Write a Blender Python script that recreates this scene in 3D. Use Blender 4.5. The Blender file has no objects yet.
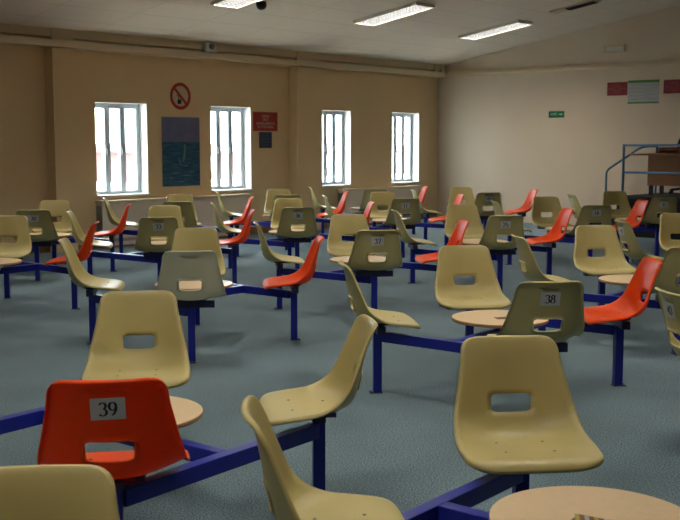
import bpy, bmesh, math, random
import numpy as np
from mathutils import Vector, Matrix
random.seed(7)
PI = math.pi
scene = bpy.context.scene
COL = scene.collection

# ------------------------------------------------------------------ materials
def new_mat(name):
    m = bpy.data.materials.new(name); m.use_nodes = True
    nt = m.node_tree
    return m, nt, nt.nodes['Principled BSDF']

def pmat(name, col, rough=0.5, spec=0.5, metal=0.0, bump=0.0, bscale=200.0, var=0.0, vscale=6.0, coat=0.0):
    m, nt, b = new_mat(name)
    b.inputs['Base Color'].default_value = (*col, 1)
    b.inputs['Roughness'].default_value = rough
    b.inputs['Specular IOR Level'].default_value = spec
    b.inputs['Metallic'].default_value = metal
    b.inputs['Coat Weight'].default_value = coat
    tc = nt.nodes.new('ShaderNodeTexCoord')
    if var > 0:
        n = nt.nodes.new('ShaderNodeTexNoise'); n.inputs['Scale'].default_value = vscale
        n.inputs['Detail'].default_value = 4
        nt.links.new(tc.outputs['Object'], n.inputs['Vector'])
        r = nt.nodes.new('ShaderNodeValToRGB')
        r.color_ramp.elements[0].position = 0.3; r.color_ramp.elements[1].position = 0.7
        r.color_ramp.elements[0].color = (*[c * (1 - var) for c in col], 1)
        r.color_ramp.elements[1].color = (*[min(1, c * (1 + var)) for c in col], 1)
        nt.links.new(n.outputs['Fac'], r.inputs['Fac'])
        nt.links.new(r.outputs['Color'], b.inputs['Base Color'])
    if bump > 0:
        n2 = nt.nodes.new('ShaderNodeTexNoise'); n2.inputs['Scale'].default_value = bscale
        bp = nt.nodes.new('ShaderNodeBump'); bp.inputs['Strength'].default_value = bump
        bp.inputs['Distance'].default_value = 0.002
        nt.links.new(tc.outputs['Object'], n2.inputs['Vector'])
        nt.links.new(n2.outputs['Fac'], bp.inputs['Height'])
        nt.links.new(bp.outputs['Normal'], b.inputs['Normal'])
    return m

def emat(name, col, strength):
    m, nt, b = new_mat(name)
    b.inputs['Base Color'].default_value = (0.8, 0.8, 0.8, 1)
    b.inputs['Emission Color'].default_value = (*col, 1)
    b.inputs['Emission Strength'].default_value = strength
    return m

def glass_mat():
    m = bpy.data.materials.new('window_glass'); m.use_nodes = True
    nt = m.node_tree; nt.nodes.clear()
    o = nt.nodes.new('ShaderNodeOutputMaterial'); mx = nt.nodes.new('ShaderNodeMixShader')
    tr = nt.nodes.new('ShaderNodeBsdfTransparent'); gl = nt.nodes.new('ShaderNodeBsdfGlossy')
    gl.inputs['Roughness'].default_value = 0.02
    tr.inputs['Color'].default_value = (0.93, 0.97, 0.97, 1)
    mx.inputs['Fac'].default_value = 0.06
    nt.links.new(tr.outputs[0], mx.inputs[1]); nt.links.new(gl.outputs[0], mx.inputs[2])
    nt.links.new(mx.outputs[0], o.inputs['Surface'])
    return m

def carpet_mat():
    m, nt, b = new_mat('carpet')
    b.inputs['Roughness'].default_value = 0.95; b.inputs['Specular IOR Level'].default_value = 0.15
    b.inputs['Sheen Weight'].default_value = 0.15
    tc = nt.nodes.new('ShaderNodeTexCoord')
    n1 = nt.nodes.new('ShaderNodeTexNoise'); n1.inputs['Scale'].default_value = 135; n1.inputs['Detail'].default_value = 3
    n2 = nt.nodes.new('ShaderNodeTexNoise'); n2.inputs['Scale'].default_value = 1.3; n2.inputs['Detail'].default_value = 6
    r1 = nt.nodes.new('ShaderNodeValToRGB')
    r1.color_ramp.elements[0].position = .40; r1.color_ramp.elements[1].position = .60
    r1.color_ramp.elements[0].color = (*CARPET_A, 1); r1.color_ramp.elements[1].color = (*CARPET_B, 1)
    r2 = nt.nodes.new('ShaderNodeValToRGB')
    r2.color_ramp.elements[0].position = .3; r2.color_ramp.elements[1].position = .75
    r2.color_ramp.elements[0].color = (.78, .78, .78, 1); r2.color_ramp.elements[1].color = (1.1, 1.1, 1.1, 1)
    mx = nt.nodes.new('ShaderNodeMixRGB'); mx.blend_type = 'MULTIPLY'; mx.inputs['Fac'].default_value = 1
    for n in (n1, n2): nt.links.new(tc.outputs['Object'], n.inputs['Vector'])
    nt.links.new(n1.outputs['Fac'], r1.inputs['Fac']); nt.links.new(n2.outputs['Fac'], r2.inputs['Fac'])
    nt.links.new(r1.outputs['Color'], mx.inputs[1]); nt.links.new(r2.outputs['Color'], mx.inputs[2])
    nt.links.new(mx.outputs[0], b.inputs['Base Color'])
    bp = nt.nodes.new('ShaderNodeBump'); bp.inputs['Strength'].default_value = .5; bp.inputs['Distance'].default_value = .004
    nt.links.new(n1.outputs['Fac'], bp.inputs['Height']); nt.links.new(bp.outputs['Normal'], b.inputs['Normal'])
    return m

def ceiling_mat():
    m, nt, b = new_mat('ceiling_tiles')
    b.inputs['Roughness'].default_value = .9; b.inputs['Specular IOR Level'].default_value = .1
    tc = nt.nodes.new('ShaderNodeTexCoord')
    br = nt.nodes.new('ShaderNodeTexBrick'); br.offset = 0; br.squash = 1
    br.inputs['Color1'].default_value = (*CEIL, 1); br.inputs['Color2'].default_value = (*[c * .97 for c in CEIL], 1)
    br.inputs['Mortar'].default_value = (*[c * .86 for c in CEIL], 1)
    br.inputs['Scale'].default_value = 1; br.inputs['Mortar Size'].default_value = .014
    br.inputs['Brick Width'].default_value = 1.2; br.inputs['Row Height'].default_value = .6
    nt.links.new(tc.outputs['Object'], br.inputs['Vector'])
    nt.links.new(br.outputs['Color'], b.inputs['Base Color'])
    return m

def sea_mat():
    m, nt, b = new_mat('poster_sea')
    b.inputs['Roughness'].default_value = .45
    tc = nt.nodes.new('ShaderNodeTexCoord'); mp = nt.nodes.new('ShaderNodeMapping')
    mp.inputs['Scale'].default_value = (3, 3, 26)
    n = nt.nodes.new('ShaderNodeTexNoise'); n.inputs['Scale'].default_value = 1.6; n.inputs['Detail'].default_value = 5
    r = nt.nodes.new('ShaderNodeValToRGB')
    r.color_ramp.elements[0].position = .38; r.color_ramp.elements[1].position = .72
    r.color_ramp.elements[0].color = (.006, .06, .14, 1); r.color_ramp.elements[1].color = (.04, .19, .31, 1)
    nt.links.new(tc.outputs['Object'], mp.inputs['Vector']); nt.links.new(mp.outputs[0], n.inputs['Vector'])
    nt.links.new(n.outputs['Fac'], r.inputs['Fac']); nt.links.new(r.outputs['Color'], b.inputs['Base Color'])
    return m

def wood_mat():
    m, nt, b = new_mat('desk_wood')
    b.inputs['Roughness'].default_value = .4
    tc = nt.nodes.new('ShaderNodeTexCoord'); mp = nt.nodes.new('ShaderNodeMapping')
    mp.inputs['Scale'].default_value = (2, 2, 30)
    n = nt.nodes.new('ShaderNodeTexNoise'); n.inputs['Scale'].default_value = 2; n.inputs['Detail'].default_value = 5
    r = nt.nodes.new('ShaderNodeValToRGB')
    r.color_ramp.elements[0].color = (.20, .075, .028, 1); r.color_ramp.elements[1].color = (.38, .16, .062, 1)
    nt.links.new(tc.outputs['Object'], mp.inputs['Vector']); nt.links.new(mp.outputs[0], n.inputs['Vector'])
    nt.links.new(n.outputs['Fac'], r.inputs['Fac']); nt.links.new(r.outputs['Color'], b.inputs['Base Color'])
    return m

CARPET_A = (.036, .078, .106); CARPET_B = (.205, .290, .340)
CEIL = (.78, .68, .56)
M = {}
M['cream'] = pmat('cream_plastic', (.50, .425, .18), .38, .4, bump=.12, bscale=420, var=.05, vscale=3)
M['red'] = pmat('red_plastic', (.86, .085, .006), .38, .25, bump=.12, bscale=420, var=.04, vscale=3)
def translucent(m, fac, col):
    # thin moulded plastic lets some light through
    nt = m.node_tree; b = nt.nodes['Principled BSDF']; o = [n for n in nt.nodes if n.type == 'OUTPUT_MATERIAL'][0]
    t = nt.nodes.new('ShaderNodeBsdfTranslucent'); t.inputs['Color'].default_value = (*col, 1)
    mx = nt.nodes.new('ShaderNodeMixShader'); mx.inputs['Fac'].default_value = fac
    nt.links.new(b.outputs[0], mx.inputs[1]); nt.links.new(t.outputs[0], mx.inputs[2]); nt.links.new(mx.outputs[0], o.inputs['Surface'])
translucent(M['red'], .3, (1.0, .11, .01))
M['grey'] = pmat('grey_plastic', (.60, .58, .47), .40, .45, bump=.12, bscale=420)
translucent(M['grey'], .3, (.8, .78, .62))
M['navy'] = pmat('navy_paint', (.013, .022, .30), .34, .35, bump=.06, bscale=90)
M['bracket'] = pmat('bracket_paint', (.012, .014, .075), .4, .5)
M['foot'] = pmat('foot_steel', (.03, .035, .09), .45, .5)
M['tabletop'] = pmat('tabletop_laminate', (.74, .555, .345), .34, .5, var=.03, vscale=30)
M['tedge'] = pmat('tabletop_edge', (.50, .28, .13), .5)
M['screw'] = pmat('screw_steel', (.16, .14, .12), .35, .5, metal=.8)
M['card'] = pmat('card_paper', (.62, .62, .62), .7, .3)
M['ink'] = pmat('black_ink', (.008, .008, .01), .6)
M['wall'] = pmat('cream_wall_paint', (.78, .575, .325), .75, .25, var=.025, vscale=1.2)
M['wallr'] = pmat('pale_wall_paint', (.67, .535, .40), .75, .25, var=.025, vscale=1.2)
M['trim'] = pmat('cream_trim_paint', (.72, .58, .38), .55, .35)
M['fascia'] = pmat('fascia_paint', (.60, .48, .31), .65, .3)
M['casing'] = pmat('casing_paint', (.74, .62, .50), .6, .3)
M['skirt'] = pmat('skirting_paint', (.22, .13, .07), .5)
M['upvc'] = pmat('white_upvc', (.56, .60, .63), .35, .5)
M['reveal'] = pmat('white_reveal', (.72, .71, .68), .6)
M['black'] = pmat('black_plastic', (.012, .012, .013), .45)
M['blackfab'] = pmat('black_fabric', (.012, .012, .012), .9)
M['stage'] = pmat('stage_black', (.014, .013, .014), .6)
M['rail'] = pmat('blue_rail_paint', (.015, .085, .19), .35, .5)
M['wood'] = wood_mat()
M['redsign'] = pmat('red_sign', (.36, .025, .018), .5)
M['redposter'] = pmat('red_poster', (.23, .012, .014), .55, var=.25, vscale=22)
M['pale_ink'] = pmat('pale_ink', (.55, .42, .38), .6)
M['faint_ink'] = pmat('faint_ink', (.30, .07, .065), .6)
M['bluesign'] = pmat('blue_sign', (.016, .026, .085), .5, var=.3, vscale=60)
M['blue_ink'] = pmat('blue_ink', (.06, .085, .19), .5)
M['green'] = pmat('green_sign', (.012, .14, .05), .5)
M['greenstrip'] = pmat('green_strip', (.05, .20, .02), .5)
M['banner'] = pmat('banner_white', (.40, .39, .40), .6, var=.05, vscale=9)
M['banner_ink'] = pmat('banner_ink', (.26, .25, .29), .6)
M['mint'] = pmat('sign_mint', (.30, .62, .46), .5)
M['psky'] = pmat('poster_sky', (.17, .18, .32), .45, var=.15, vscale=5)
M['psea'] = sea_mat()
M['psail'] = pmat('poster_sail', (.16, .30, .32), .45)
M['pfoam'] = pmat('poster_foam', (.20, .34, .40), .45)
M['signred'] = pmat('sign_ring_red', (.42, .022, .016), .45)
M['signcream'] = pmat('sign_disc', (.58, .47, .31), .5)
M['glass'] = glass_mat()
M['lamp'] = emat('lamp_diffuser', (1.0, .915, .77), 19.0)
M['louvre'] = pmat('louvre_white', (.085, .09, .10), .3, .5)
M['white'] = pmat('white_plastic', (.62, .58, .5), .45)
M['vent'] = pmat('vent_dark', (.03, .025, .02), .7)
M['grille'] = pmat('grille_grey', (.20, .20, .19), .5)
M['brown'] = pmat('packet_brown', (.17, .085, .02), .5)
M['gold'] = pmat('packet_gold', (.42, .30, .03), .4)
M['lilac'] = pmat('packet_lilac', (.45, .42, .55), .5)
M['brick'] = pmat('outside_brick', (.085, .045, .04), .9, var=.12, vscale=8)
M['roof'] = pmat('outside_roof', (.10, .05, .045), .9)
M['bounce_ground'] = pmat('outside_bounce_paving', (.70, .69, .66), .9)  # ground made pale to bounce daylight up to the ceiling
M['wallfar'] = pmat('low_bounce_wall_paint', (.18, .145, .10), .8, .2)  # unseen walls, darkened to cut light bounced from behind the camera
M['carpet'] = carpet_mat()
M['ceiling'] = ceiling_mat()

# ------------------------------------------------------------------ helpers
def link(o, parent=None):
    COL.objects.link(o)
    if parent is not None: o.parent = parent
    return o

def tag(o, label=None, cat=None, group=None, kind=None):
    if label: o['label'] = label
    if cat: o['category'] = cat
    if group: o['group'] = group
    if kind: o['kind'] = kind
    return o

def empty(name, loc=(0, 0, 0), rz=0):
    o = bpy.data.objects.new(name, None); o.empty_display_size = .1
    o.location = loc; o.rotation_euler = (0, 0, rz)
    return link(o)

class MB:
    """collects shapes, links them as one mesh"""
    def __init__(self): self.v = []; self.f = []; self.m = []; self.sm = []
    def add(self, vs, fs, mi=0, smooth=False):
        o = len(self.v); self.v += [tuple(v) for v in vs]
        for f in fs:
            self.f.append([o + i for i in f]); self.m.append(mi); self.sm.append(smooth)
        return self
    def box(self, c, s, mi=0, rot=None):
        cx, cy, cz = c; sx, sy, sz = s[0] / 2, s[1] / 2, s[2] / 2
        vs = [Vector((x, y, z)) for x in (-sx, sx) for y in (-sy, sy) for z in (-sz, sz)]
        if rot is not None: vs = [rot @ v for v in vs]
        vs = [v + Vector(c) for v in vs]
        return self.add(vs, [(0, 1, 3, 2), (4, 6, 7, 5), (0, 4, 5, 1), (2, 3, 7, 6), (0, 2, 6, 4), (1, 5, 7, 3)], mi)
    def bbox(self, c, s, r=.004, mi=0, rot=None):
        """bevelled box"""
        bm = bmesh.new(); bmesh.ops.create_cube(bm, size=1)
        bmesh.ops.scale(bm, vec=s, verts=bm.verts)
        bmesh.ops.bevel(bm, geom=bm.edges[:], offset=min(r, min(s) * .45), segments=2, affect='EDGES', profile=.7)
        T = Matrix.Translation(c) @ (rot.to_4x4() if rot is not None else Matrix())
        bm.transform(T); self.bm(bm, mi); return self
    def bm(self, bm, mi=0, smooth=False):
        bm.verts.index_update()
        self.add([v.co.copy() for v in bm.verts], [[v.index for v in f.verts] for f in bm.faces], mi, smooth); bm.free(); return self
    def tube(self, pts, r, n=10, mi=0, caps=True):
        pts = [Vector(p) for p in pts]; rings = []; prev = None
        for i, p in enumerate(pts):
            d = (pts[min(i + 1, len(pts) - 1)] - pts[max(i - 1, 0)]).normalized()
            if prev is None: up = Vector((0, 0, 1)) if abs(d.z) < .9 else Vector((1, 0, 0))
            else: up = prev
            x = d.cross(up).normalized(); y = x.cross(d).normalized(); prev = y
            rings.append([p + x * (r * math.cos(2 * PI * k / n)) + y * (r * math.sin(2 * PI * k / n)) for k in range(n)])
        vs = [v for rg in rings for v in rg]; fs = []
        for i in range(len(rings) - 1):
            for k in range(n):
                fs.append((i * n + k, i * n + (k + 1) % n, (i + 1) * n + (k + 1) % n, (i + 1) * n + k))
        self.add(vs, fs, mi, True)
        if caps:
            self.add(rings[0], [tuple(range(n))[::-1]], mi); self.add(rings[-1], [tuple(range(n))], mi)
        return self
    def lathe(self, prof, n=32, mi=0, c=(0, 0, 0), smooth=True):
        vs = []; fs = []
        for (r, z) in prof:
            vs += [(c[0] + r * math.cos(2 * PI * k / n), c[1] + r * math.sin(2 * PI * k / n), c[2] + z) for k in range(n)]
        for i in range(len(prof) - 1):
            for k in range(n):
                fs.append((i * n + k, i * n + (k + 1) % n, (i + 1) * n + (k + 1) % n, (i + 1) * n + k))
        self.add(vs, fs, mi, smooth)
        return self
    def mesh(self, name, mats):
        me = bpy.data.meshes.new(name); me.from_pydata(self.v, [], self.f)
        for m in (mats if isinstance(mats, (list, tuple)) else [mats]): me.materials.append(m)
        me.polygons.foreach_set('material_index', self.m)
        me.polygons.foreach_set('use_smooth', self.sm)
        bm = bmesh.new(); bm.from_mesh(me); bmesh.ops.remove_doubles(bm, verts=bm.verts, dist=1e-6)
        bmesh.ops.recalc_face_normals(bm, faces=bm.faces); bm.to_mesh(me); bm.free()
        return me
    def build(self, name, mats, parent=None, loc=(0, 0, 0), rz=0):
        o = bpy.data.objects.new(name, self.mesh(name, mats)); o.location = loc; o.rotation_euler = (0, 0, rz)
        return link(o, parent)

def inst(name, me, parent=None, loc=(0, 0, 0), rot=(0, 0, 0)):
    o = bpy.data.objects.new(name, me); o.location = loc; o.rotation_euler = rot
    return link(o, parent)

# ------------------------------------------------------------------ lettering
def arc(cx, cy, rx, ry, a0, a1, n=18):
    return [(cx + rx * math.cos(math.radians(a0 + (a1 - a0) * i / n)), cy + ry * math.sin(math.radians(a0 + (a1 - a0) * i / n))) for i in range(n + 1)]
DIG = {
 '0': [arc(.3, .5, .24, .48, 90, 450, 30)],
 '1': [[(.12, .84), (.32, .98), (.32, .02)], [(.14, .02), (.50, .02)]],
 '2': [arc(.3, .72, .23, .26, 165, -30) + [(.30, .25), (.06, .02)], [(.06, .03), (.55, .03)]],
 '3': [arc(.27, .75, .21, .23, 160, -80), arc(.27, .27, .26, .26, 85, -150)],
 '4': [[(.42, .0), (.42, .98)], [(.42, .98), (.03, .30)], [(.03, .30), (.58, .30)]],
 '5': [[(.52, .97), (.18, .97)], [(.18, .97), (.12, .55)], arc(.26, .30, .27, .29, 115, -140)],
 '6': [arc(.3, .30, .23, .29, 0, 360, 26), arc(.48, .34, .42, .64, 105, 180)],
 '7': [[(.06, .82), (.08, .97)], [(.07, .97), (.56, .97)], [(.56, .97), (.25, .0)]],
 '8': [arc(.3, .76, .18, .22, 0, 360, 26), arc(.3, .27, .24, .26, 0, 360, 26)],
 '9': [arc(.3, .69, .23, .29, 0, 360, 26), arc(.12, .65, .42, .64, 0, -75)],
}
def digits_mb(mb, text, h, mi, x0=0, z0=0, y=0):
    """serif-like figures: strokes thick where they run upright, thin where they run level; drawn in x (right) / z (up)"""
    adv = .64 * h; tot = adv * len(text) - .04 * h
    for i, ch in enumerate(text):
        ox = x0 - tot / 2 + i * adv; oz = z0 - h / 2
        for path in DIG[ch]:
            P = [Vector((ox + p[0] * h, oz + p[1] * h)) for p in path]
            L = []; R = []
            for k, p in enumerate(P):
                d = (P[min(k + 1, len(P) - 1)] - P[max(k - 1, 0)]).normalized()
                w = h * (.035 + .055 * abs(d.y) ** 1.3); n = Vector((-d.y, d.x))
                L.append(p + n * w); R.append(p - n * w)
            for k in range(len(P) - 1):
                mb.add([(L[k].x, y, L[k].y), (R[k].x, y, R[k].y), (R[k + 1].x, y, R[k + 1].y), (L[k + 1].x, y, L[k + 1].y)], [(0, 1, 2, 3)], mi)

def text_mb(mb, text, h, mi, x0=0, z0=0, y=0, width=None):
    cu = bpy.data.curves.new('txt', 'FONT'); cu.body = text; cu.align_x = 'CENTER'; cu.align_y = 'CENTER'
    cu.size = h * 1.35; cu.offset = h * .03
    o = bpy.data.objects.new('txt', cu); COL.objects.link(o)
    dg = bpy.context.evaluated_depsgraph_get(); dg.update()
    me = bpy.data.meshes.new_from_object(o.evaluated_get(dg))
    vs = [v.co.copy() for v in me.vertices]; fs = [list(p.vertices) for p in me.polygons]
    if vs:
        w = max(v.x for v in vs) - min(v.x for v in vs); k = (width / w) if width else 1
        mb.add([(x0 + v.x * k, y, z0 + v.y) for v in vs], fs, mi)
    bpy.data.objects.remove(o); bpy.data.meshes.remove(me); bpy.data.curves.remove(cu)

# ------------------------------------------------------------------ seating unit
R_POST = .76
PROF = [(.238, .424), (.228, .440), (.205, .451), (.15, .454), (.08, .449), (.01, .443), (-.05, .442), (-.095, .451), (-.125, .472),
        (-.143, .502), (-.154, .540), (-.163, .58), (-.172, .63), (-.182, .68), (-.192, .73), (-.2015, .765), (-.209, .786), (-.2165, .796)]
EDGE = [(.228, .424), (.220, .438), (.200, .449), (.15, .458), (.085, .466), (.028, .475), (-.015, .490), (-.045, .508), (-.068, .529),
        (-.085, .552), (-.099, .580), (-.112, .612), (-.128, .652), (-.145, .693), (-.162, .736), (-.176, .767), (-.185, .787), (-.192, .797)]
def _spline2(P, E, n):
    # both curves sampled at the same node parameter, spaced by the arc length of the first
    P = np.array(P); E = np.array(E); d = np.r_[0, np.cumsum(np.linalg.norm(np.diff(P, axis=0), axis=1))]
    o1 = []; o2 = []
    for q in np.linspace(0, d[-1], n):
        k = min(max(np.searchsorted(d, q) - 1, 0), len(P) - 2); a = (q - d[k]) / (d[k + 1] - d[k])
        for S, o in ((P, o1), (E, o2)):
            p0 = S[max(k - 1, 0)]; p1 = S[k]; p2 = S[k + 1]; p3 = S[min(k + 2, len(S) - 1)]
            o.append(.5 * ((2 * p1) + (p2 - p0) * a + (2 * p0 - 5 * p1 + 4 * p2 - p3) * a * a + (3 * p1 - p0 - 3 * p2 + p3) * a ** 3))
    return np.array(o1), np.array(o2)
FINE, FEDGE = _spline2(PROF, EDGE, 400)
FL_ = np.r_[0, np.cumsum(np.linalg.norm(np.diff(FINE, axis=0), axis=1))]
TOT = FL_[-1]
def prof_at(l):
    return np.array([np.interp(l, FL_, FINE[:, 0]), np.interp(l, FL_, FINE[:, 1])])
def prof_n(l):
    a = prof_at(max(l - .012, 0)); b = prof_at(min(l + .012, TOT)); d = (b - a) / np.linalg.norm(b - a)
    # profile runs front -> rear -> up; normal on the sitter's side
    return np.array([d[1], -d[0]])
def l_of_z(z):
    k = np.argmax((FINE[:, 1] > z) & (FINE[:, 0] < -.1)); return FL_[k]
RC = .046
def width0(l):
    x = l / TOT
    w = np.interp(x, [0, .10, .22, .36, .48, .56, .70, .85, 1.0], [.222, .232, .236, .230, .219, .212, .194, .177, .167])
    return w
def halfw(l):
    w = width0(l)
    if l < .075: w -= .075 - math.sqrt(max(.075 ** 2 - (.075 - l) ** 2, 0))
    if TOT - l < RC: w -= RC - math.sqrt(max(RC ** 2 - (RC - (TOT - l)) ** 2, 0))
    return max(w, .05)
def shell_point(l, t):
    p = prof_at(l); w = halfw(l)
    e = np.array([np.interp(l, FL_, FEDGE[:, 0]), np.interp(l, FL_, FEDGE[:, 1])])
    q = p + (e - p) * (abs(t) * w / width0(l)) ** 2.3
    return Vector((q[0], t * w, q[1]))

def make_shell():
    zlo, zhi, hw = .524, .588, .079
    l0, l1 = l_of_z(zlo), l_of_z(zhi)
    wl = halfw((l0 + l1) / 2); th = hw / wl
    e = np.array([0, .004, .012, .024, .040, .06])
    ls = list(np.unique(np.round(np.r_[e, np.linspace(.075, l0, 17), np.linspace(l0, l1, 7), np.linspace(l1, TOT - RC, 9), TOT - e[::-1] * (RC / .0601)], 5)))
    ts = list(np.unique(np.round(np.r_[np.linspace(-1, -th, 8), np.linspace(-th, th, 9), np.linspace(th, 1, 8)], 5)))
    bm = bmesh.new(); g = []
    lm = (l0 + l1) / 2; lh = (l1 - l0) / 2
    for l in ls:
        row = []
        for t in ts:
            L_, T_ = l, t
            # round the corners of the hand hole
            if l0 - 1e-4 <= l <= l1 + 1e-4 and abs(t) <= th + 1e-4:
                a = (l - lm) / lh; bt = t / th
                bt *= 1 - .11 * (1 - a) / 2            # a little narrower at the bottom
                m_ = max(abs(a), abs(bt))
                if m_ > .98:
                    ax, bx = a * lh, bt * hw; r = .022
                    qx, qy = max(abs(ax) - (lh - r), 0), max(abs(bx) - (hw - r), 0)
                    if qx > 0 and qy > 0:
                        k = r / math.hypot(qx, qy)
                        if k < 1:
                            ax = math.copysign(lh - r + qx * k, ax); bx = math.copysign(hw - r + qy * k, bx)
                    L_ = lm + ax; T_ = bx / hw * th
                else: T_ = bt * th
            row.append(bm.verts.new(shell_point(L_, T_)))
        g.append(row)
    for i in range(len(ls) - 1):
        for j in range(len(ts) - 1):
            lc = (ls[i] + ls[i + 1]) / 2; tc = (ts[j] + ts[j + 1]) / 2
            if l0 < lc < l1 and abs(tc) < th: continue
            bm.faces.new((g[i][j], g[i][j + 1], g[i + 1][j + 1], g[i + 1][j]))
    loose = [v for v in bm.verts if not v.link_faces]
    for v in loose: bm.verts.remove(v)
    bmesh.ops.remove_doubles(bm, verts=bm.verts, dist=1e-5)
    bm.normal_update()
    up = sum((f.normal.z for f in bm.faces if f.calc_center_median().x > 0))
    if up < 0: bmesh.ops.reverse_faces(bm, faces=bm.faces)
    bm.normal_update()
    # rolled lips on the rim and round the hole
    bed = [e_ for e_ in bm.edges if e_.is_boundary]
    done = set(); loops = []
    for e_ in bed:
        if e_ in done: continue
        lp = e_.link_loops[0]; chain = []; cur = e_; v = lp.vert
        start = v
        while True:
            done.add(cur); chain.append(v); v = cur.other_vert(v)
            if v is start: break
            cur = [x for x in v.link_edges if x.is_boundary and x is not cur][0]
        loops.append(chain)
    for chain in loops:
        big = len(chain) > 50
        n = len(chain); rings = []
        info = []
        for k, v in enumerate(chain):
            tan = (chain[(k + 1) % n].co - chain[k - 1].co).normalized()
            out = tan.cross(v.normal).normalized()
            info.append((v.co.copy(), v.normal.copy(), out))
        steps = [(.004, -.003), (.0065, -.009), (.0068, -.017)] if big else [(-.001, -.004), (-.0015, -.010)]
        prev = chain
        for (o_, d_) in steps:
            ring = [bm.verts.new(c + out * o_ + nn * d_) for (c, nn, out) in info]
            for k in range(n):
                a, b2 = prev[k], prev[(k + 1) % n]
                c2, d2 = ring[(k + 1) % n], ring[k]
                bm.faces.new((b2, a, d2, c2))
            prev = ring
    bmesh.ops.recalc_face_normals(bm, faces=bm.faces)
    bm.normal_update()
    up = sum((f.normal.z for f in bm.faces if f.calc_center_median().x > 0))
    if up < 0: bmesh.ops.reverse_faces(bm, faces=bm.faces)
    for f in bm.faces: f.smooth = True
    me = bpy.data.meshes.new('chair_shell'); bm.to_mesh(me); bm.free()
    me.materials.append(M['cream'])
    tmp = bpy.data.objects.new('tmp', me); COL.objects.link(tmp)
    md = tmp.modifiers.new('s', 'SOLIDIFY'); md.thickness = .0045; md.offset = -1
    dg = bpy.context.evaluated_depsgraph_get(); dg.update()
    out = bpy.data.meshes.new_from_object(tmp.evaluated_get(dg))
    bpy.data.objects.remove(tmp); bpy.data.meshes.remove(me)
    return out
SHELL = {'cream': make_shell()}
for k in ('red', 'grey'):
    SHELL[k] = SHELL['cream'].copy(); SHELL[k].materials[0] = M[k]

def bracket_mesh():
    mb = MB()
    mb.bbox((0, 0, .406), (.05, .32, .05), .004)              # square tube across under the seat
    mb.bbox((.045, 0, .434), (.16, .20, .006), .002)          # mounting plate
    for s in (-1, 1): mb.bbox((.045, s * .07, .438), (.19, .026, .010), .002)
    return mb.mesh('seat_bracket', M['bracket'])
BRACKET = bracket_mesh()
def flat_bracket_mesh():
    mb = MB()
    mb.bbox((0, 0, .398), (.056, .056, .034), .004)
    mb.bbox((.045, 0, .419), (.20, .15, .008), .002)
    for s in (-1, 1): mb.bbox((.045, s * .085, .430), (.21, .028, .018), .003)
    return mb.mesh('seat_bracket', M['bracket'])
FLAT_BRACKET = flat_bracket_mesh()
def leg_mesh():
    mb = MB(); mb.bbox((0, 0, .193), (.05, .05, .378), .004); return mb.mesh('leg', M['navy'])
LEG = leg_mesh()
def foot_mesh():
    mb = MB(); mb.bbox((.008, 0, .004), (.078, .056, .008), .002)
    mb.lathe([(0, .013), (.005, .012), (.007, .008)], 8, 0, (.038, 0, 0))
    return mb.mesh('foot_plate', M['foot'])
FOOT = foot_mesh()
def bar_mesh(name, L, w=.05, h=.06):
    mb = MB(); mb.bbox((0, 0, .35), (L, w, h), .004); return mb.mesh(name, M['navy'])
CROSS = bar_mesh('crossbar', R_POST * math.sqrt(2) - .05)
SPINE = bar_mesh('spine_bar', R_POST * math.sqrt(2) - .05)
def plate_mesh():
    mb = MB(); mb.bbox((0, 0, .401), (.07, .07, .042), .003); mb.bbox((0, 0, .425), (.24, .24, .006), .002)
    return mb.mesh('table_mount', M['bracket'])
MOUNT = plate_mesh()
def top_mesh():
    r = .293
    mb = MB()
    mb.lathe([(0, .449), (r - .004, .449), (r, .4475)], 64, 0, smooth=False)
    mb.lathe([(r, .4475), (r + .001, .445), (r + .001, .433), (r - .002, .429)], 64, 1)
    mb.lathe([(r - .002, .429), (0, .428)], 64, 0, smooth=False)
    return mb.mesh('tabletop', [M['tabletop'], M['tedge']])
TOP = top_mesh()
def screw_mesh():
    mb = MB(); mb.lathe([(0, .0018), (.004, .0015), (.0062, 0), (.0055, -.002)], 10); return mb.mesh('screw', M['screw'])
SCREW = screw_mesh()
CARDS = {}
LZ = l_of_z(.70); PB = prof_at(LZ); NB = prof_n(LZ)
def card_mesh(num):
    if num not in CARDS:
        mb = MB(); mb.box((0, 0, 0), (.106, .0012, .072), 0)
        digits_mb(mb, num, .045, 1, 0, 0, -.0016)
        CARDS[num] = mb.mesh('number_card', [M['card'], M['ink']])
    return CARDS[num]

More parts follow.
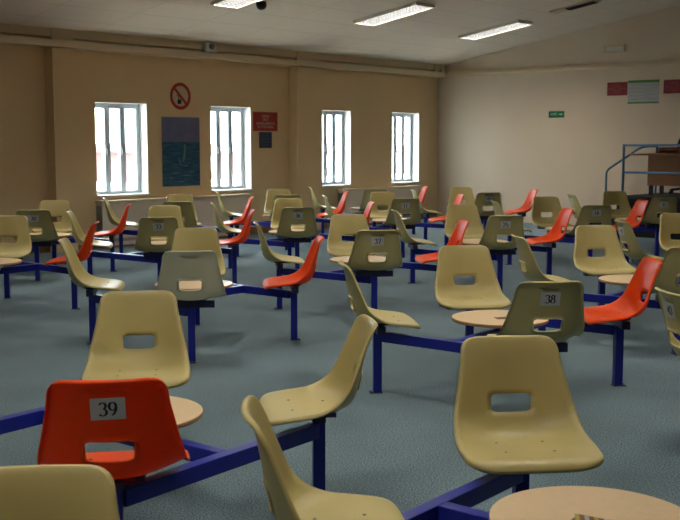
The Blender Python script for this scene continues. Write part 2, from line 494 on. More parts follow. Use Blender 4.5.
def chair(unit, phi, color, num=None, near=False, flat=False, shift=0.0, twist=0.0):
    c = inst('chair', SHELL[color], unit,
             (R_POST * math.cos(phi) - shift * math.sin(phi), R_POST * math.sin(phi) + shift * math.cos(phi), 0), (0, 0, phi + PI + twist))
    if color == 'red': c['label'] = 'red plastic chair'
    if color == 'grey': c['label'] = 'grey plastic chair'
    inst('seat_bracket', FLAT_BRACKET if flat else BRACKET, c)
    if num:
        # on the outside of the back: card's own -y looks away from the seat
        tilt = math.atan2(NB[1], NB[0])
        p = (PB[0] - NB[0] * .0065, 0, PB[1] - NB[1] * .0065)
        inst('number_card', card_mesh(num), c, p, (tilt * .0 + math.radians(0), 0, 0))
        k = c.children[-1] if c.children else None
        o = bpy.data.objects[[x for x in bpy.data.objects.keys() if x.startswith('number_card')][-1]] if k is None else k
        o = [x for x in COL.objects if x.parent == c and x.name.startswith('number_card')][0]
        # local axes: card x -> chair -y (reads left to right from behind), card -y -> chair -n
        X = Vector((0, -1, 0)); Y = Vector((NB[0], 0, NB[1])); Z = X.cross(Y)
        mt = Matrix((X, Y, Z)).transposed()
        o.rotation_euler = (mt @ Matrix.Rotation(math.radians(random.uniform(-3, 3)), 3, 'Y')).to_euler()
        o['label'] = 'white card printed ' + num
    if near:
        for (u, v) in ((.115, .085), (.115, -.085), (-.03, .085), (-.03, -.085)):
            # rest each screw on the seat surface
            l = FL_[np.argmin(np.abs(FINE[:200, 0] - u))]
            q = shell_point(l, v / halfw(l))
            inst('screw', SCREW, c, (q.x, q.y, q.z + .0003))
    return c

DIRS = {'E': 0, 'N': PI / 2, 'W': PI, 'S': -PI / 2}
def unit(cx, cy, ang, label, kind=2, red='E', nums=None, near=False, grey=None, shifts=None, skip=''):
    nums = nums or {}; shifts = shifts or {}
    u = empty('table_unit', (cx, cy, 0), math.radians(ang))
    tag(u, label, 'table with chairs', 'four-seat table units in the hall')
    pairs = ((('W', 'S'), ('N', 'E')) if kind == 2 else (('N', 'W'), ('S', 'E')))
    for a, b in pairs:
        pa, pb = DIRS[a], DIRS[b]
        m = Vector((math.cos(pa) + math.cos(pb), math.sin(pa) + math.sin(pb))) * (R_POST / 2)
        d = math.atan2(math.sin(pb) - math.sin(pa), math.cos(pb) - math.cos(pa))
        inst('crossbar', CROSS, u, (m.x, m.y, 0), (0, 0, d))
    inst('spine_bar', SPINE, u, (0, 0, 0), (0, 0, PI / 4 if kind == 2 else -PI / 4) if False else (0, 0, (PI / 4 if kind == 2 else 3 * PI / 4)))
    inst('table_mount', MOUNT, u)
    inst('tabletop', TOP, u)
    for k, phi in DIRS.items():
        L = inst('leg', LEG, u, (R_POST * math.cos(phi), R_POST * math.sin(phi), 0), (0, 0, phi))
        inst('foot_plate', FOOT, L)
        if k not in skip: chair(u, phi, 'red' if k == red else ('grey' if k == grey else 'cream'), nums.get(k), near, kind == 1, *shifts.get(k, (0, 0)))
    return u

UNITS = [
 # cx, cy, angle, label, kwargs
 (-.84, 4.11, 7.9, 'nearest left table unit, its red chair numbered 39 turned away from us', dict(kind=1, red='S', nums={'S': '39'}, near=True)),
 (.72, 2.905, 5.8, 'nearest right table unit, cut off by the bottom edge, patterned packet on its table', dict(kind=1, near=True)),
 (-.57, 1.31, 6.5, 'closest table unit of all, only one cream chair top showing at bottom left', dict(kind=1, near=True)),
 (2.55, 5.20, 6.5, 'table unit cut off by the right edge, one carded chair back beside a red chair', dict(kind=1, near=True, nums={'W': '40'})),
 (.98, 6.41, 7.0, 'table unit whose cream chair back is numbered 38, with a red chair at its right', dict(nums={'S': '38'}, near=True, shifts={'E': (0, math.radians(-6))})),
 (-1.11, 7.98, 6.4, 'table unit with a grey chair turned away and a red chair at its right', dict(near=True, grey='S')),
 (.20, 9.69, 6.8, 'table unit at the middle of the hall, its back card numbered 37', dict(nums={'S': '37'})),
 (1.54, 11.47, 6.6, 'table unit seen straight behind the one numbered 38, red chair at its own right', dict(nums={'S': '25'})),
 (-3.18, 9.51, 5.5, 'table unit cut off by the left edge, round table beside a red chair', dict()),
 (-3.44, 12.34, 8.2, 'table unit standing nearest the left pilaster by the window wall', dict(nums={'S': '30'})),
 (-1.89, 11.23, 7.4, 'table unit below the sailing poster, nearer of the two there', dict(nums={'S': '33'})),
 (-2.13, 14.0, 7.65, 'table unit below the sailing poster, farther of the two, by the boxed radiator', dict()),
 (-.57, 12.81, 6.0, 'table unit by the second pilaster, nearer of the two there', dict(nums={'S': '36'})),
 (.74, 14.72, 6.7, 'table unit in front of the farthest window', dict(nums={'S': '11'})),
 (-.85, 15.73, 6.9, 'table unit by the second pilaster, farther of the two, against the wall', dict()),
 (.47, 17.53, 5.5, 'farthest table unit, against the wall between the two far windows', dict(skip='N')),
 (2.08, 16.44, 5.9, 'table unit beside the far corner, before the blank pale end wall', dict(nums={'S': '45'})),
 (2.87, 13.25, 6.9, 'table unit in front of the pale end wall, below the exit sign', dict(nums={'S': '18'})),
 (2.33, 8.25, 6.5, 'table unit behind the nearest right red chair, large cream chair facing us', dict(near=True)),
 (3.55, 9.87, 6.5, 'table unit at the right edge, side-on chair with a small card on its back', dict(nums={'W': '48'})),
 (4.19, 14.92, 5.0, 'table unit just in front of the stage and its desk', dict(nums={'S': '35', 'W': '35'})),
]
for cx, cy, an, lab, kw in UNITS: unit(cx, cy, an, lab, **kw)

# ------------------------------------------------------------------ room
CX = Vector((1.97, 21.5)); A = Vector((-.66225, -.74928)); B = Vector((.77320, -.63416))
NL = Vector((.74928, -.66225)); NR = Vector((-.63416, -.77320))
def lw(s, off=0, z=0):
    p = CX + A * s + NL * off; return Vector((p.x, p.y, z))
def rw(t, off=0, z=0):
    p = CX + B * t + NR * off; return Vector((p.x, p.y, z))
def st(s, t, z=0):
    p = CX + A * s + B * t; return Vector((p.x, p.y, z))
ROT_L = math.atan2(-A.y, -A.x)      # local +x runs along the window wall away from camera; local -y points into the room
ROT_R = math.atan2(B.y, B.x)        # local +x runs along the end wall to the right; local -y points into the room
S_END, T_END, EAVE, SLOPE, T_RIDGE = 22.0, 15.6, 3.03, .166, 7.8
# windows on the left wall: (s of right edge, width)
WIN = [(7.345, .92), (5.20, .87), (2.68, .785), (.627, .84)]
WZ0, WZ1 = .735, 2.092
WALL_T = .30

def wall_with_holes():
    mb = MB()
    ss = sorted({-.3, S_END + .3} | {w[0] for w in WIN} | {w[0] + w[1] for w in WIN}); zs = [0, WZ0, WZ1, 3.35]
    holes = {round(w[0], 4) for w in WIN}
    def q(a, b, c, d, mi=0): mb.add([a, b, c, d], [(0, 1, 2, 3)], mi)
    for i in range(len(ss) - 1):
        for j in range(3):
            s0, s1, z0, z1 = ss[i], ss[i + 1], zs[j], zs[j + 1]
            if j == 1 and round(s0, 4) in holes:
                for (sa, sb, za, zb) in ((s0, s0, z0, z1), (s1, s1, z0, z1), (s0, s1, z0, z0), (s0, s1, z1, z1)):
                    if sa == sb: q(lw(sa, 0, za), lw(sa, 0, zb), lw(sa, -WALL_T, zb), lw(sa, -WALL_T, za), 1)
                    else: q(lw(sa, 0, za), lw(sb, 0, za), lw(sb, -WALL_T, za), lw(sa, -WALL_T, za), 1)
                continue
            for off in (0, -WALL_T): q(lw(s0, off, z0), lw(s1, off, z0), lw(s1, off, z1), lw(s0, off, z1))
    for s in (ss[0], ss[-1]): q(lw(s, 0, 0), lw(s, -WALL_T, 0), lw(s, -WALL_T, 3.35), lw(s, 0, 3.35))
    q(lw(ss[0], 0, 3.35), lw(ss[-1], 0, 3.35), lw(ss[-1], -WALL_T, 3.35), lw(ss[0], -WALL_T, 3.35))
    q(lw(ss[0], 0, 0), lw(ss[-1], 0, 0), lw(ss[-1], -WALL_T, 0), lw(ss[0], -WALL_T, 0))
    return mb
tag(wall_with_holes().build('wall_left', [M['wall'], M['reveal']]), kind='structure')

def prism_wall(name, pts, thick, mat, tf):
    """pts: outline (x along wall, z); tf(x, off, z) -> world"""
    mb = MB(); n = len(pts)
    vs = [tf(x, 0, z) for x, z in pts] + [tf(x, -thick, z) for x, z in pts]
    mb.add(vs, [tuple(range(n)), tuple(range(n, 2 * n))[::-1]] + [(i, (i + 1) % n, n + (i + 1) % n, n + i) for i in range(n)])
    return tag(mb.build(name, mat), kind='structure')
GH = EAVE + SLOPE * T_RIDGE
gable = [(0, 0), (T_END, 0), (T_END, EAVE), (T_RIDGE, GH), (0, EAVE)]
gable = [(x, z + (.06 if z > 1 else 0)) for x, z in gable]
prism_wall('wall_right', gable, .2, M['wallr'], rw)
prism_wall('wall_back', gable, .2, M['wallfar'], lambda x, o, z: st(S_END - o, x, z))
prism_wall('wall_near', [(0, 0), (S_END, 0), (S_END, EAVE + .05), (0, EAVE + .05)], .2, M['wallfar'], lambda x, o, z: st(x, T_END - o, z))

mb = MB(); mb.add([st(-.3, -.35, 0), st(S_END + .3, -.35, 0), st(S_END + .3, T_END + .3, 0), st(-.3, T_END + .3, 0),
                   st(-.3, -.35, -.1), st(S_END + .3, -.35, -.1), st(S_END + .3, T_END + .3, -.1), st(-.3, T_END + .3, -.1)],
                  [(0, 1, 2, 3), (7, 6, 5, 4), (0, 4, 5, 1), (1, 5, 6, 2), (2, 6, 7, 3), (3, 7, 4, 0)])
tag(mb.build('floor', M['carpet']), kind='structure')

# ceiling: two pitches, built in a local frame x = along the window wall, y = across
mb = MB()
prof = [(-.3, EAVE - SLOPE * .3), (T_RIDGE, GH), (T_END + .3, EAVE - SLOPE * .3)]
vs = []
for x in (-.3, S_END + .3):
    for (t, z) in prof: vs.append((x, t, z))
    for (t, z) in prof: vs.append((x, t, z + .12))
# 0,1,2 low / 3,4,5 high ; +6 other end
mb.add(vs, [(0, 1, 7, 6), (1, 2, 8, 7), (3, 9, 10, 4), (4, 10, 11, 5), (0, 6, 9, 3), (2, 5, 11, 8), (0, 3, 4, 1), (1, 4, 5, 2), (6, 7, 10, 9), (7, 8, 11, 10)])
me = mb.mesh('ceiling', M['ceiling'])
# shear-free frame: A and B are all but perpendicular, so map local (x, y) -> A*x + B*y straight into the mesh
ceil = bpy.data.objects.new('ceiling', me); link(ceil)
ang_c = math.atan2(A.y, A.x)
for v in me.vertices:
    w = st(v.co.x, v.co.y, v.co.z)
    l = Matrix.Rotation(-ang_c, 3, 'Z') @ (w - Vector((CX.x, CX.y, 0)))
    v.co = l
ceil.location = (CX.x, CX.y, 0); ceil.rotation_euler = (0, 0, ang_c)
tag(ceil, kind='structure')

def lbox(mb, s0, s1, o0, o1, z0, z1, mi=0, f=lw):
    vs = [f(s, o, z) for s in (s0, s1) for o in (o0, o1) for z in (z0, z1)]
    mb.add(vs, [(0, 1, 3, 2), (4, 6, 7, 5), (0, 4, 5, 1), (2, 3, 7, 6), (0, 2, 6, 4), (1, 5, 7, 3)], mi)
    return mb
# pilasters, boxed beam and fascia along the window wall
PIL = [(8.75, 9.085), (3.67, 4.29), (13.2, 13.8), (18.0, 18.6)]
PD = .20
for s0, s1 in PIL:
    tag(lbox(MB(), s0, s1, 0, PD, 0, 2.80).build('trim_1', M['wall']), kind='structure')
mb = MB(); lbox(mb, 0, S_END, 0, PD + .02, 2.812, 2.905)
tag(mb.build('trim_2', M['trim']), kind='structure')
mb = MB(); lbox(mb, 0, S_END, 0, PD - .06, 2.905, 2.94); lbox(mb, 0, S_END, 0, PD - .02, 2.94, 3.16)
for s0, s1 in PIL:
    lbox(mb, s0, s1, 0, PD - .005, 2.905, 3.13)
lbox(mb, .05, .16, 0, PD + .0, 2.905, 3.12); lbox(mb, .30, .40, 0, PD + .0, 2.905, 3.12)
tag(mb.build('trim_3', M['fascia']), kind='structure')
mb = MB(); lbox(mb, .22, T_END, 0, .07, 2.83, 2.885, f=rw); lbox(mb, .22, T_END, 0, .025, 2.885, 2.92, f=rw)
tag(mb.build('trim_4', M['trim']), kind='structure')
# skirtings
mb = MB()
edges = [0.0]
lbox(mb, 0, S_END, 0, .02, 0, .12)
tag(mb.build('baseboard_left', M['skirt']), kind='structure')
mb = MB(); lbox(mb, 0, T_END, 0, .02, 0, .10, f=rw)
tag(mb.build('baseboard_right', M['wallr']), kind='structure')

# windows
REC = .17
for i, (sr, w) in enumerate(WIN):
    root = bpy.data.objects.new('window_%d' % (i + 1), None); link(root)
    p = lw(sr + w / 2, 0, WZ0); root.location = p; root.rotation_euler = (0, 0, ROT_L)
    tag(root, kind='structure')
    h = WZ1 - WZ0; F = .045
    fr = MB()
    yb = REC + .035
    for (x0, x1, z0, z1) in ((-w / 2, -w / 2 + F, 0, h), (w / 2 - F, w / 2, 0, h), (-w / 2 + F, w / 2 - F, 0, F), (-w / 2 + F, w / 2 - F, h - F, h)):
        fr.bbox(((x0 + x1) / 2, yb, (z0 + z1) / 2), (x1 - x0, .07, z1 - z0), .006)
    lights = 3; iw = (w - 2 * F) / lights
    for k in range(1, lights):
        fr.bbox((-w / 2 + F + k * iw, yb, h / 2), (.036, .07, h - 2 * F), .005)
    fr.build('window_frame', M['upvc'], root)
    for k in range(lights):
        x0 = -w / 2 + F + k * iw + (.018 if k else 0); x1 = -w / 2 + F + (k + 1) * iw - (.018 if k < lights - 1 else 0)
        s = MB(); q = .032
        for (xa, xb, za, zb) in ((x0, x0 + q, F, h - F), (x1 - q, x1, F, h - F), (x0 + q, x1 - q, F, F + q), (x0 + q, x1 - q, h - F - q, h - F)):
            s.bbox(((xa + xb) / 2, yb - .008, (za + zb) / 2), (xb - xa, .066, zb - za), .005)
        so = s.build('sash', M['upvc'], root)
        MB().box(((x0 + x1) / 2, yb, h / 2), (x1 - x0 - 2 * q + .008, .012, h - 2 * F - 2 * q + .008)).build('pane', M['glass'], so)
        if k < 2:
            hb = MB(); hb.bbox((x1 - .010, yb - .055, h * .5), (.024, .026, .11), .006); hb.bbox((x1 - .010, yb - .075, h * .5 - .03), (.018, .02, .10), .006)
            hb.build('handle', M['black'], so)
    sl = MB(); sl.bbox((0, REC / 2 - .03, .012), (w - .004, REC + .05, .024), .005); sl.build('window_sill', M['reveal'], root)

# outside
mb = MB(); n = -WALL_T
lbox(mb, -14, 40, -40, -WALL_T - .01, -.35, -.25)
tag(mb.build('outside_ground', M['bounce_ground']), kind='structure')  # outdoor ground, its pale colour throws light in through the windows
def house(s0, s1, o, ze, zr, label):
    p = lw((s0 + s1) / 2, o - 4, -.25); root = empty('house', p, ROT_L)
    tag(root, label, 'house', 'houses outside the windows')
    L = s1 - s0
    MB().box((0, 0, ze / 2), (L, 8, ze)).build('wall', M['brick'], root)
    r = MB(); r.add([(-L / 2 - .3, -4.3, ze), (L / 2 + .3, -4.3, ze), (L / 2 + .3, 4.3, ze), (-L / 2 - .3, 4.3, ze), (-L / 2 - .3, 0, zr), (L / 2 + .3, 0, zr)],
                    [(0, 1, 5, 4), (2, 3, 4, 5), (0, 4, 3), (1, 2, 5), (0, 3, 2, 1)])
    r.build('roof', M['roof'], root)
    for k in range(int(L / 3)):
        MB().bbox((-L / 2 + 1.5 + k * 3, -4.02, ze - .55), (1.1, .08, .7), .01).build('window', M['upvc'], root)
house(-34, -12, -26, 1.35, 1.75, 'low pinkish building outside the leftmost window')

# boxed radiators under the windows
def casing(s0, s1, label):
    p = lw((s0 + s1) / 2, 0, 0); root = empty('radiator_cover', p, ROT_L); L = s1 - s0
    tag(root, label, 'radiator cover', 'boxed radiator covers under the windows')
    MB().bbox((0, -.085, .345), (L, .15, .63), .006).build('panel', M['casing'], root)
    MB().bbox((0, -.09, .672), (L + .03, .18, .03), .006).build('ledge', M['trim'], root)
    MB().bbox((0, -.08, .03), (L, .13, .06), .004).build('plinth', M['skirt'], root)
    g = MB()
    for k in range(5): g.bbox((-L / 2 - .004, -.14 + .027 * k, .36), (.012, .010, .5), .003)
    g.build('end_grille', M['grille'], root)
    s = MB()
    for k in range(int(L / .03)): s.box((-L / 2 + .03 + k * .03, -.161, .11), (.018, .004, .05))
    s.build('vent_slot', M['grille'], root)
casing(5.40, 8.30, 'long cream boxed radiator cover under the two nearer windows')
casing(.84, 3.05, 'cream boxed radiator cover under the two far windows')

# ---------------------------------------------------------------- things on the window wall
def wall_thing(name, s, z, label, cat, off=.004, rot='L', group=None):
    o = empty(name, (lw(s, off, z) if rot == 'L' else rw(s, off, z)), ROT_L if rot == 'L' else ROT_R)
    return tag(o, label, cat, group)
# no-smoking sign
r = wall_thing('no_smoking_sign', 6.69, 2.228, 'round red and cream no-smoking sign above the sailing poster', 'sign')
def disc(mb, r0, r1, y, mi, n=40):
    a = [(r0 * math.cos(2 * PI * k / n), y, r0 * math.sin(2 * PI * k / n)) for k in range(n)]
    b = [(r1 * math.cos(2 * PI * k / n), y, r1 * math.sin(2 * PI * k / n)) for k in range(n)]
    if r0 <= 0: mb.add(b, [tuple(range(n))], mi)
    else: mb.add(a + b, [(k, (k + 1) % n, n + (k + 1) % n, n + k) for k in range(n)], mi)
mb = MB(); disc(mb, 0, .2, 0, 0); disc(mb, 0, .2, .003, 0)
vs = [(.2 * math.cos(2 * PI * k / 40), y, .2 * math.sin(2 * PI * k / 40)) for y in (0, .003) for k in range(40)]
mb.add(vs, [(k, (k + 1) % 40, 40 + (k + 1) % 40, 40 + k) for k in range(40)], 0)
mb.build('disc', M['signcream'], r)
mb = MB(); disc(mb, .155, .207, -.002, 0)
mb.box((0, -.0025, 0), (.36, .001, .044), 0, Matrix.Rotation(math.radians(45), 3, 'Y')); mb.build('red_ring', M['signred'], r)
mb = MB(); mb.bbox((-.02, -.0015, -.085), (.075, .001, .07), .0003); mb.box((-.03, -.0015, -.03), (.016, .001, .085), 0, Matrix.Rotation(math.radians(-20), 3, 'Y'))
mb.box((-.055, -.0015, .03), (.012, .001, .06), 0, Matrix.Rotation(math.radians(25), 3, 'Y')); mb.build('cigarette_symbol', M['ink'], r)
# sailing poster
r = wall_thing('sailing_poster', 6.69, 1.378, 'tall blue poster of a sail on the sea, between the two nearer windows', 'poster')
W2, H2 = .375, .53
mb = MB(); mb.box((0, 0, 0), (2 * W2, .005, 2 * H2)); mb.build('board', M['ink'], r)
mb = MB(); mb.add([(-W2, -.0032, .15), (W2, -.0032, .15), (W2, -.0032, H2), (-W2, -.0032, H2)], [(0, 1, 2, 3)], 0)
mb.add([(-W2, -.0032, -H2), (W2, -.0032, -H2), (W2, -.0032, .15), (-W2, -.0032, .15)], [(0, 1, 2, 3)], 1)
mb.build('seascape', [M['psky'], M['psea']], r)
mb = MB()
mb.add([(.06, -.004, .12), (.09, -.004, .10), (.075, -.004, -.10), (.02, -.004, -.17), (.045, -.004, -.02)], [(0, 1, 2, 3, 4)], 0)
mb.add([(-.06, -.004, -.10), (-.045, -.004, -.10), (.0, -.004, -.21), (-.03, -.004, -.20)], [(0, 1, 2, 3)], 0)
mb.add([(-.03, -.004, -.20), (.10, -.004, -.23), (.20, -.004, -.13), (.12, -.004, -.20), (.02, -.004, -.22)], [(0, 1, 2, 3, 4)], 0)
for (x, z, l) in ((-.12, -.33, .22), (.10, -.37, .2), (-.2, -.40, .12), (.2, -.31, .14), (0, -.46, .2)):
    mb.add([(x - l / 2, -.004, z), (x, -.004, z - .008), (x + l / 2, -.004, z + .01), (x, -.004, z + .008)], [(0, 1, 2, 3)], 1)
mb.build('sail', [M['psail'], M['pfoam']], r)
# red notice and blue notice
r = wall_thing('red_notice', 4.862, 1.868, 'red notice with four lines of white lettering, right of the second window', 'sign')
MB().bbox((0, 0, 0), (.57, .006, .315), .002).build('board', M['redsign'], r)
mb = MB()
for (tx, z, w) in (('SORRY', .085, .19), ('ONLY', .030, .14), ('REFRESHMENTS', -.035, .42), ('IN THIS AREA', -.090, .36)): text_mb(mb, tx, .040, 0, 0, z, -.0035, w)
mb.build('lettering', M['pale_ink'], r)
r = wall_thing('blue_notice', 4.862, 1.562, 'small dark blue notice directly under the red notice', 'sign')
MB().bbox((0, 0, 0), (.295, .006, .268), .002).build('board', M['bluesign'], r)
mb = MB()
for z, w in ((.07, .16), (.02, .20), (-.03, .18), (-.08, .14)): mb.box((0, -.0036, z), (w, .001, .012))
mb.build('lettering', M['blue_ink'], r)
# sensor box on the beam
r = wall_thing('security_camera', 6.27, 2.905, 'small white camera box on the beam above the sailing poster', 'camera', off=PD - .01)
MB().bbox((0, 0, .075), (.22, .14, .15), .012).build('housing', M['white'], r)
MB().lathe([(0, 0), (.045, 0), (.045, -.03), (.03, -.034), (0, -.034)], 20).build('lens', M['grille'], r, (.0, -.072, .09)).rotation_euler = (-PI / 2, 0, 0)
MB().bbox((-.09, .04, .16), (.16, .05, .03), .005).build('bracket', M['black'], r)

# ---------------------------------------------------------------- things on the end wall
r = wall_thing('exit_sign', 2.645, 2.04, 'small green emergency exit sign on the pale end wall', 'sign', rot='R')
MB().bbox((0, 0, 0), (.315, .012, .115), .003).build('board', M['green'], r)
mb = MB(); text_mb(mb, 'EXIT', .05, 0, -.05, 0, -.0066, .13)
mb.add([(.05, -.0066, -.012), (.10, -.0066, -.012), (.10, -.0066, -.03), (.135, -.0066, 0), (.10, -.0066, .03), (.10, -.0066, .012), (.05, -.0066, .012)], [tuple(range(7))], 0)
mb.build('lettering', M['mint'], r)
def red_poster(t, z, w, h, label):
    r = wall_thing('red_poster', t, z, label, 'poster', rot='R', group='red posters on the end wall')
    MB().bbox((0, 0, 0), (w, .006, h), .002).build('board', M['redposter'], r)
    mb = MB()
    disc(mb, .07, .078, -.0035, 0, 28); disc(mb, .035, .042, -.0035, 0, 28)
    for k in (-1, 1): mb.box((k * .13, -.0035, 0), (.06, .001, .012))
    mb.build('emblem', M['faint_ink'], r)
red_poster(3.836, 2.47, .385, .235, 'dark red poster left of the white and green banner')
red_poster(4.885, 2.478, .39, .235, 'dark red poster right of the white and green banner, at the right edge')
r = wall_thing('banner', 4.325, 2.405, 'white banner with green strips along top and bottom, on the end wall', 'banner', rot='R')
MB().bbox((0, 0, 0), (.575, .006, .405), .002).build('sheet', M['banner'], r)
for z, h in ((.180, .045), (-.19, .026)): MB().box((0, -.0038, z), (.575, .002, h)).build('green_strip', M['greenstrip'], r)
mb = MB()
for k in range(5):
    z = .115 - k * .058
    for j in range(9):
        x = -.24 + j * .053; mb.box((x + .026, -.0036, z + .012 * math.sin(j * .8 + k)), (.054, .001, .007), 0, Matrix.Rotation(-.14 * math.cos(j * .8 + k), 3, 'Y'))
mb.build('lettering', M['banner_ink'], r)
r = wall_thing('emergency_light', 3.775, 3.18, 'small box light high in the gable above the red posters', 'emergency light', rot='R')
MB().bbox((0, -.03, 0), (.40, .06, .125), .012).build('housing', M['fascia'], r)
MB().bbox((0.02, -.062, -.01), (.30, .02, .075), .008).build('lens', M['white'], r)

# ---------------------------------------------------------------- ceiling fittings
PITCH = math.atan(SLOPE)
def ceil_z(t): return EAVE + SLOPE * (t if t < T_RIDGE else 2 * T_RIDGE - t)
def ceil_frame(name, s, t, label, cat, group=None):
    o = empty(name, st(s, t, ceil_z(t)))
    X = Vector((B.x, B.y, SLOPE if t < T_RIDGE else -SLOPE)).normalized()     # local x: across, up the pitch
    Z0 = Vector((0, 0, 1)); Y = Z0.cross(X).normalized(); Z = X.cross(Y)
    o.rotation_euler = Matrix((X, Y, Z)).transposed().to_euler()
    return tag(o, label, cat, group)
def light_meshes():
    L, W, D = 1.18, .50, .05
    fr = MB()
    for (cx, cy, sx, sy) in ((0, W / 2 - .012, L, .024), (0, -W / 2 + .012, L, .024), (L / 2 - .012, 0, .024, W - .048), (-L / 2 + .012, 0, .024, W - .048)):
        fr.bbox((cx, cy, -D / 2), (sx, sy, D), .004)
    df = MB(); df.box((0, 0, -.008), (L - .05, W - .05, .006))
    lv = MB()
    for k in range(1, 20): lv.box((-L / 2 + k * L / 20, 0, -.031), (.004, W - .05, .034))
    for k in range(1, 6): lv.box((0, -W / 2 + k * W / 6, -.031), (L - .05, .004, .034))
    return fr.mesh('light_frame', M['white']), df.mesh('diffuser', M['lamp']), lv.mesh('louvre', M['louvre'])
LF, LD, LV = light_meshes()
def ceiling_light(s, t, label):
    r = ceil_frame('ceiling_light', s, t, label, 'ceiling light', 'louvred ceiling lights')
    inst('light_frame', LF, r); inst('diffuser', LD, r); inst('louvre', LV, r)
ceiling_light(1.95, 2.55, 'rectangular louvred ceiling light nearest the end wall')
ceiling_light(4.80, 2.60, 'rectangular louvred ceiling light, the middle one seen whole at the top')
ceiling_light(7.68, 2.60, 'rectangular louvred ceiling light cut off by the top edge, beside the black dome')
for s, t in ((10.5, 2.6), (13.4, 2.6), (7.68, 6.8), (10.5, 6.8), (13.4, 6.8), (10.5, 10.6), (13.4, 10.6), (16.3, 10.6), (19.2, 10.6), (19.2, 6.8)):  # unseen fittings added for light; the rearmost lift the red chair's back
    ceiling_light(s, t, 'unseen louvred ceiling light outside the picture, added to light the hall')
r = ceil_frame('dome_camera', 7.25, 2.28, 'black dome camera hanging from the ceiling at the top edge', 'camera')
MB().lathe([(0, 0), (.07, 0), (.07, -.03), (.05, -.035)], 24).build('base', M['black'], r)
MB().lathe([(.072, -.03), (.07, -.06), (.055, -.09), (.03, -.105), (0, -.11)], 24).build('dome', M['black'], r)
r = ceil_frame('ceiling_vent', 2.03, 4.08, 'dark slotted ceiling vent near the gable', 'vent')
MB().bbox((0, 0, -.012), (.80, .26, .024), .004).build('vent_frame', M['fascia'], r)
mb = MB(); mb.box((.12, 0, -.026), (.50, .20, .008)); mb.build('opening', M['vent'], r)
mb = MB()
for k in range(5): mb.box((.12, -.08 + k * .04, -.032), (.50, .006, .012))
mb.build('slat', M['vent'], r)

# ---------------------------------------------------------------- stage at the right
SH = .66
S_FR, T_ST = 1.69, 4.77
r = empty('stage', st(S_FR / 2, 7.2, 0), ROT_R)
tag(r, 'low black stage platform along the end wall at the right', 'stage')
mb = MB(); lbox(mb, .03, S_FR, T_ST, 9.6, SH - .05, SH, f=lambda s, t, z: st(s, t, z) - r.location)
for v in range(len(mb.v)): mb.v[v] = tuple(Matrix.Rotation(-ROT_R, 3, 'Z') @ Vector(mb.v[v]))
mb.build('deck', M['stage'], r)
mb = MB(); lbox(mb, .06, S_FR - .03, T_ST + .03, 9.57, 0, SH - .05, f=lambda s, t, z: st(s, t, z) - r.location)
for v in range(len(mb.v)): mb.v[v] = tuple(Matrix.Rotation(-ROT_R, 3, 'Z') @ Vector(mb.v[v]))
mb.build('skirt', M['blackfab'], r)
# steps down from the stage's left end
r = empty('stage_steps', st(.80, T_ST - .45, 0), ROT_R)
tag(r, 'short black flight of steps at the left end of the stage', 'steps')
for k in range(3):
    h = SH * (k + 1) / 4
    MB().bbox((-.28 + k * .28, 0, h / 2), (.276, .80, h), .008).build('step', M['stage'], r)
# guard rail along the front of the stage
r = empty('guard_rail', st(S_FR - .06, T_ST + .02, SH), ROT_R)
tag(r, 'blue tubular guard rail with two bars along the stage front', 'railing')
TR = 1.475 - SH; MR = 1.04 - SH
MB().tube([(0, 0, TR), (4.6, 0, TR)], .021).build('top_bar', M['rail'], r)
MB().tube([(0, 0, MR), (4.6, 0, MR)], .018).build('middle_bar', M['rail'], r)
for x in (0, 2.3, 4.6): MB().tube([(x, 0, 0), (x, 0, TR + .02)], .021).build('post', M['rail'], r)
# stair handrail
r = empty('handrail', st(.30, T_ST, 0), ROT_R)
tag(r, 'blue bent handrail sloping down to the left of the stage desk', 'railing')
pts = [(-.95, 0, 0), (-.95, 0, .96), (-.94, 0, 1.01), (-.90, 0, 1.06), (-.40, 0, 1.385), (-.34, 0, 1.42), (-.28, 0, 1.442), (-.18, 0, 1.456), (-.03, 0, 1.46)]
MB().tube(pts, .019).build('rail_tube', M['rail'], r)
MB().tube([(-.03, 0, 0), (-.03, 0, 1.46)], .019).build('post', M['rail'], r)
# desk on the stage
r = empty('desk', st(.95, 4.86, SH), ROT_R)
tag(r, 'brown wooden desk with a modesty panel standing on the stage', 'desk')
MB().bbox((.80, 0, .665), (1.86, .75, .03), .006).build('desktop', M['wood'], r)
MB().bbox((.90, -.25, .405), (1.52, .022, .49), .004).build('modesty_panel', M['wood'], r)
for x in (.19, 1.60):
    for y in (-.22, .22): MB().bbox((x, y, .325), (.06, .05, .65), .004).build('leg', M['black'], r)
r = empty('wooden_box', st(.80, 5.22, SH + .68), ROT_R)
tag(r, 'small open wooden box on the stage desk', 'box')
mb = MB(); mb.bbox((0, 0, .06), (.36, .26, .012), .002); mb.build('shelf', M['wood'], r)
mb = MB(); mb.bbox((0, .125, .05), (.36, .012, .10), .002); mb.bbox((-.175, 0, .05), (.012, .26, .10), .002); mb.bbox((.175, 0, .05), (.012, .26, .10), .002); mb.bbox((0, 0, .006), (.36, .26, .012), .002)
mb.build('case', M['wood'], r)
MB().bbox((.02, -.05, .072), (.2, .14, .010), .002).build('paper_stack', M['card'], r) if False else None
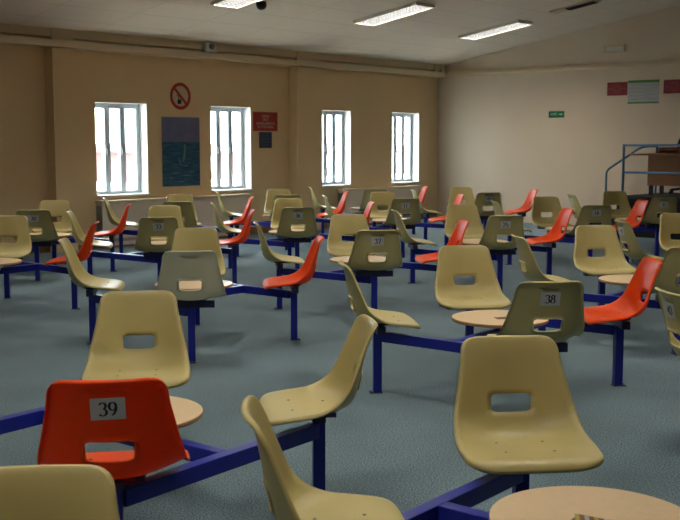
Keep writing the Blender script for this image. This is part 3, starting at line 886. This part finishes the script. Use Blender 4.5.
# office chair behind the desk
r = empty('office_chair', st(.40, 5.30, SH), ROT_R)
tag(r, 'black office chair with rounded back behind the stage desk', 'chair')
mb = MB()
mb.lathe([(0, -.04), (.13, -.04), (.22, -.03), (.25, 0), (.22, .035), (.12, .045), (0, .045)], 28); mb.build('seat', M['blackfab'], r, (0, 0, .46))
bm = bmesh.new(); bmesh.ops.create_uvsphere(bm, u_segments=24, v_segments=14, radius=1); bmesh.ops.scale(bm, vec=(.25, .06, .30), verts=bm.verts)
mb = MB(); mb.bm(bm, 0, True); mb.build('backrest', M['blackfab'], r, (0, .2, .76))
MB().tube([(0, .23, .42), (0, .26, .6), (0, .25, .75)], .02).build('back_stem', M['black'], r)
MB().tube([(0, 0, .07), (0, 0, .43)], .025).build('column', M['black'], r)
for k in range(5):
    a = 2 * PI * k / 5 + .3
    lg = MB().tube([(0, 0, .10), (.28 * math.cos(a), .28 * math.sin(a), .065)], .018).build('base_arm', M['black'], r)
    MB().lathe([(0, .0), (.02, .002), (.027, .025), (.02, .048), (0, .05)], 12).build('castor', M['black'], lg, (.28 * math.cos(a), .28 * math.sin(a), 0))

# ---------------------------------------------------------------- things on tables
r = empty('snack_packet', (.73, 2.79, .4495), math.radians(-32))
tag(r, 'brown and gold patterned packet lying on the nearest right round table', 'packet')
MB().bbox((0, 0, .012), (.20, .085, .024), .006).build('body', M['brown'], r)
mb = MB()
for k in range(7): mb.box((-.085 + k * .028, -.002, .0246), (.012, .08, .0008), k % 2, Matrix.Rotation(.4, 3, 'Z'))
mb.build('print', [M['gold'], M['lilac']], r)
r = empty('leaflet', (.99, 6.36, .4495), math.radians(15))
tag(r, 'small dark leaflet on the round table beside the chair numbered 38', 'leaflet')
MB().bbox((0, 0, .0015), (.09, .06, .003), .0005).build('sheet', M['brown'], r)
mb = MB()
for k in range(3): mb.box((0, -.018 + .016 * k, .0033), (.065, .006, .0004))
mb.build('print', M['ink'], r)

# ------------------------------------------------------------------ light, sky, camera
wd = bpy.data.worlds.new('World'); scene.world = wd; wd.use_nodes = True
bg = wd.node_tree.nodes['Background']; bg.inputs['Color'].default_value = (.88, .95, 1.0, 1); bg.inputs['Strength'].default_value = 12.0
for i, (sr, w) in enumerate(WIN):
    li = bpy.data.lights.new('window_portal', 'AREA'); li.shape = 'RECTANGLE'; li.size = w; li.size_y = WZ1 - WZ0
    li.cycles.is_portal = True
    o = bpy.data.objects.new('window_portal', li); link(o)
    o.location = lw(sr + w / 2, -WALL_T - .02, (WZ0 + WZ1) / 2)
    d = Vector((NL.x, NL.y, 0)); o.rotation_euler = d.to_track_quat('-Z', 'Z').to_euler()

cam = bpy.data.cameras.new('camera'); co = bpy.data.objects.new('camera', cam); link(co)
cam.sensor_fit = 'HORIZONTAL'; cam.sensor_width = 36; cam.lens = 36 * 1059.32 / 680
cam.clip_end = 300
co.location = (0, 0, 1.5061); co.rotation_euler = (PI / 2 - math.radians(6.2828), 0, 0)
cam.dof.use_dof = True; cam.dof.focus_distance = 6.0; cam.dof.aperture_fstop = 9.0
scene.camera = co
vs = scene.view_settings
vs.view_transform = 'Standard'; vs.look = 'None'; vs.gamma = 1; vs.use_curve_mapping = False
vs.exposure = 1.22
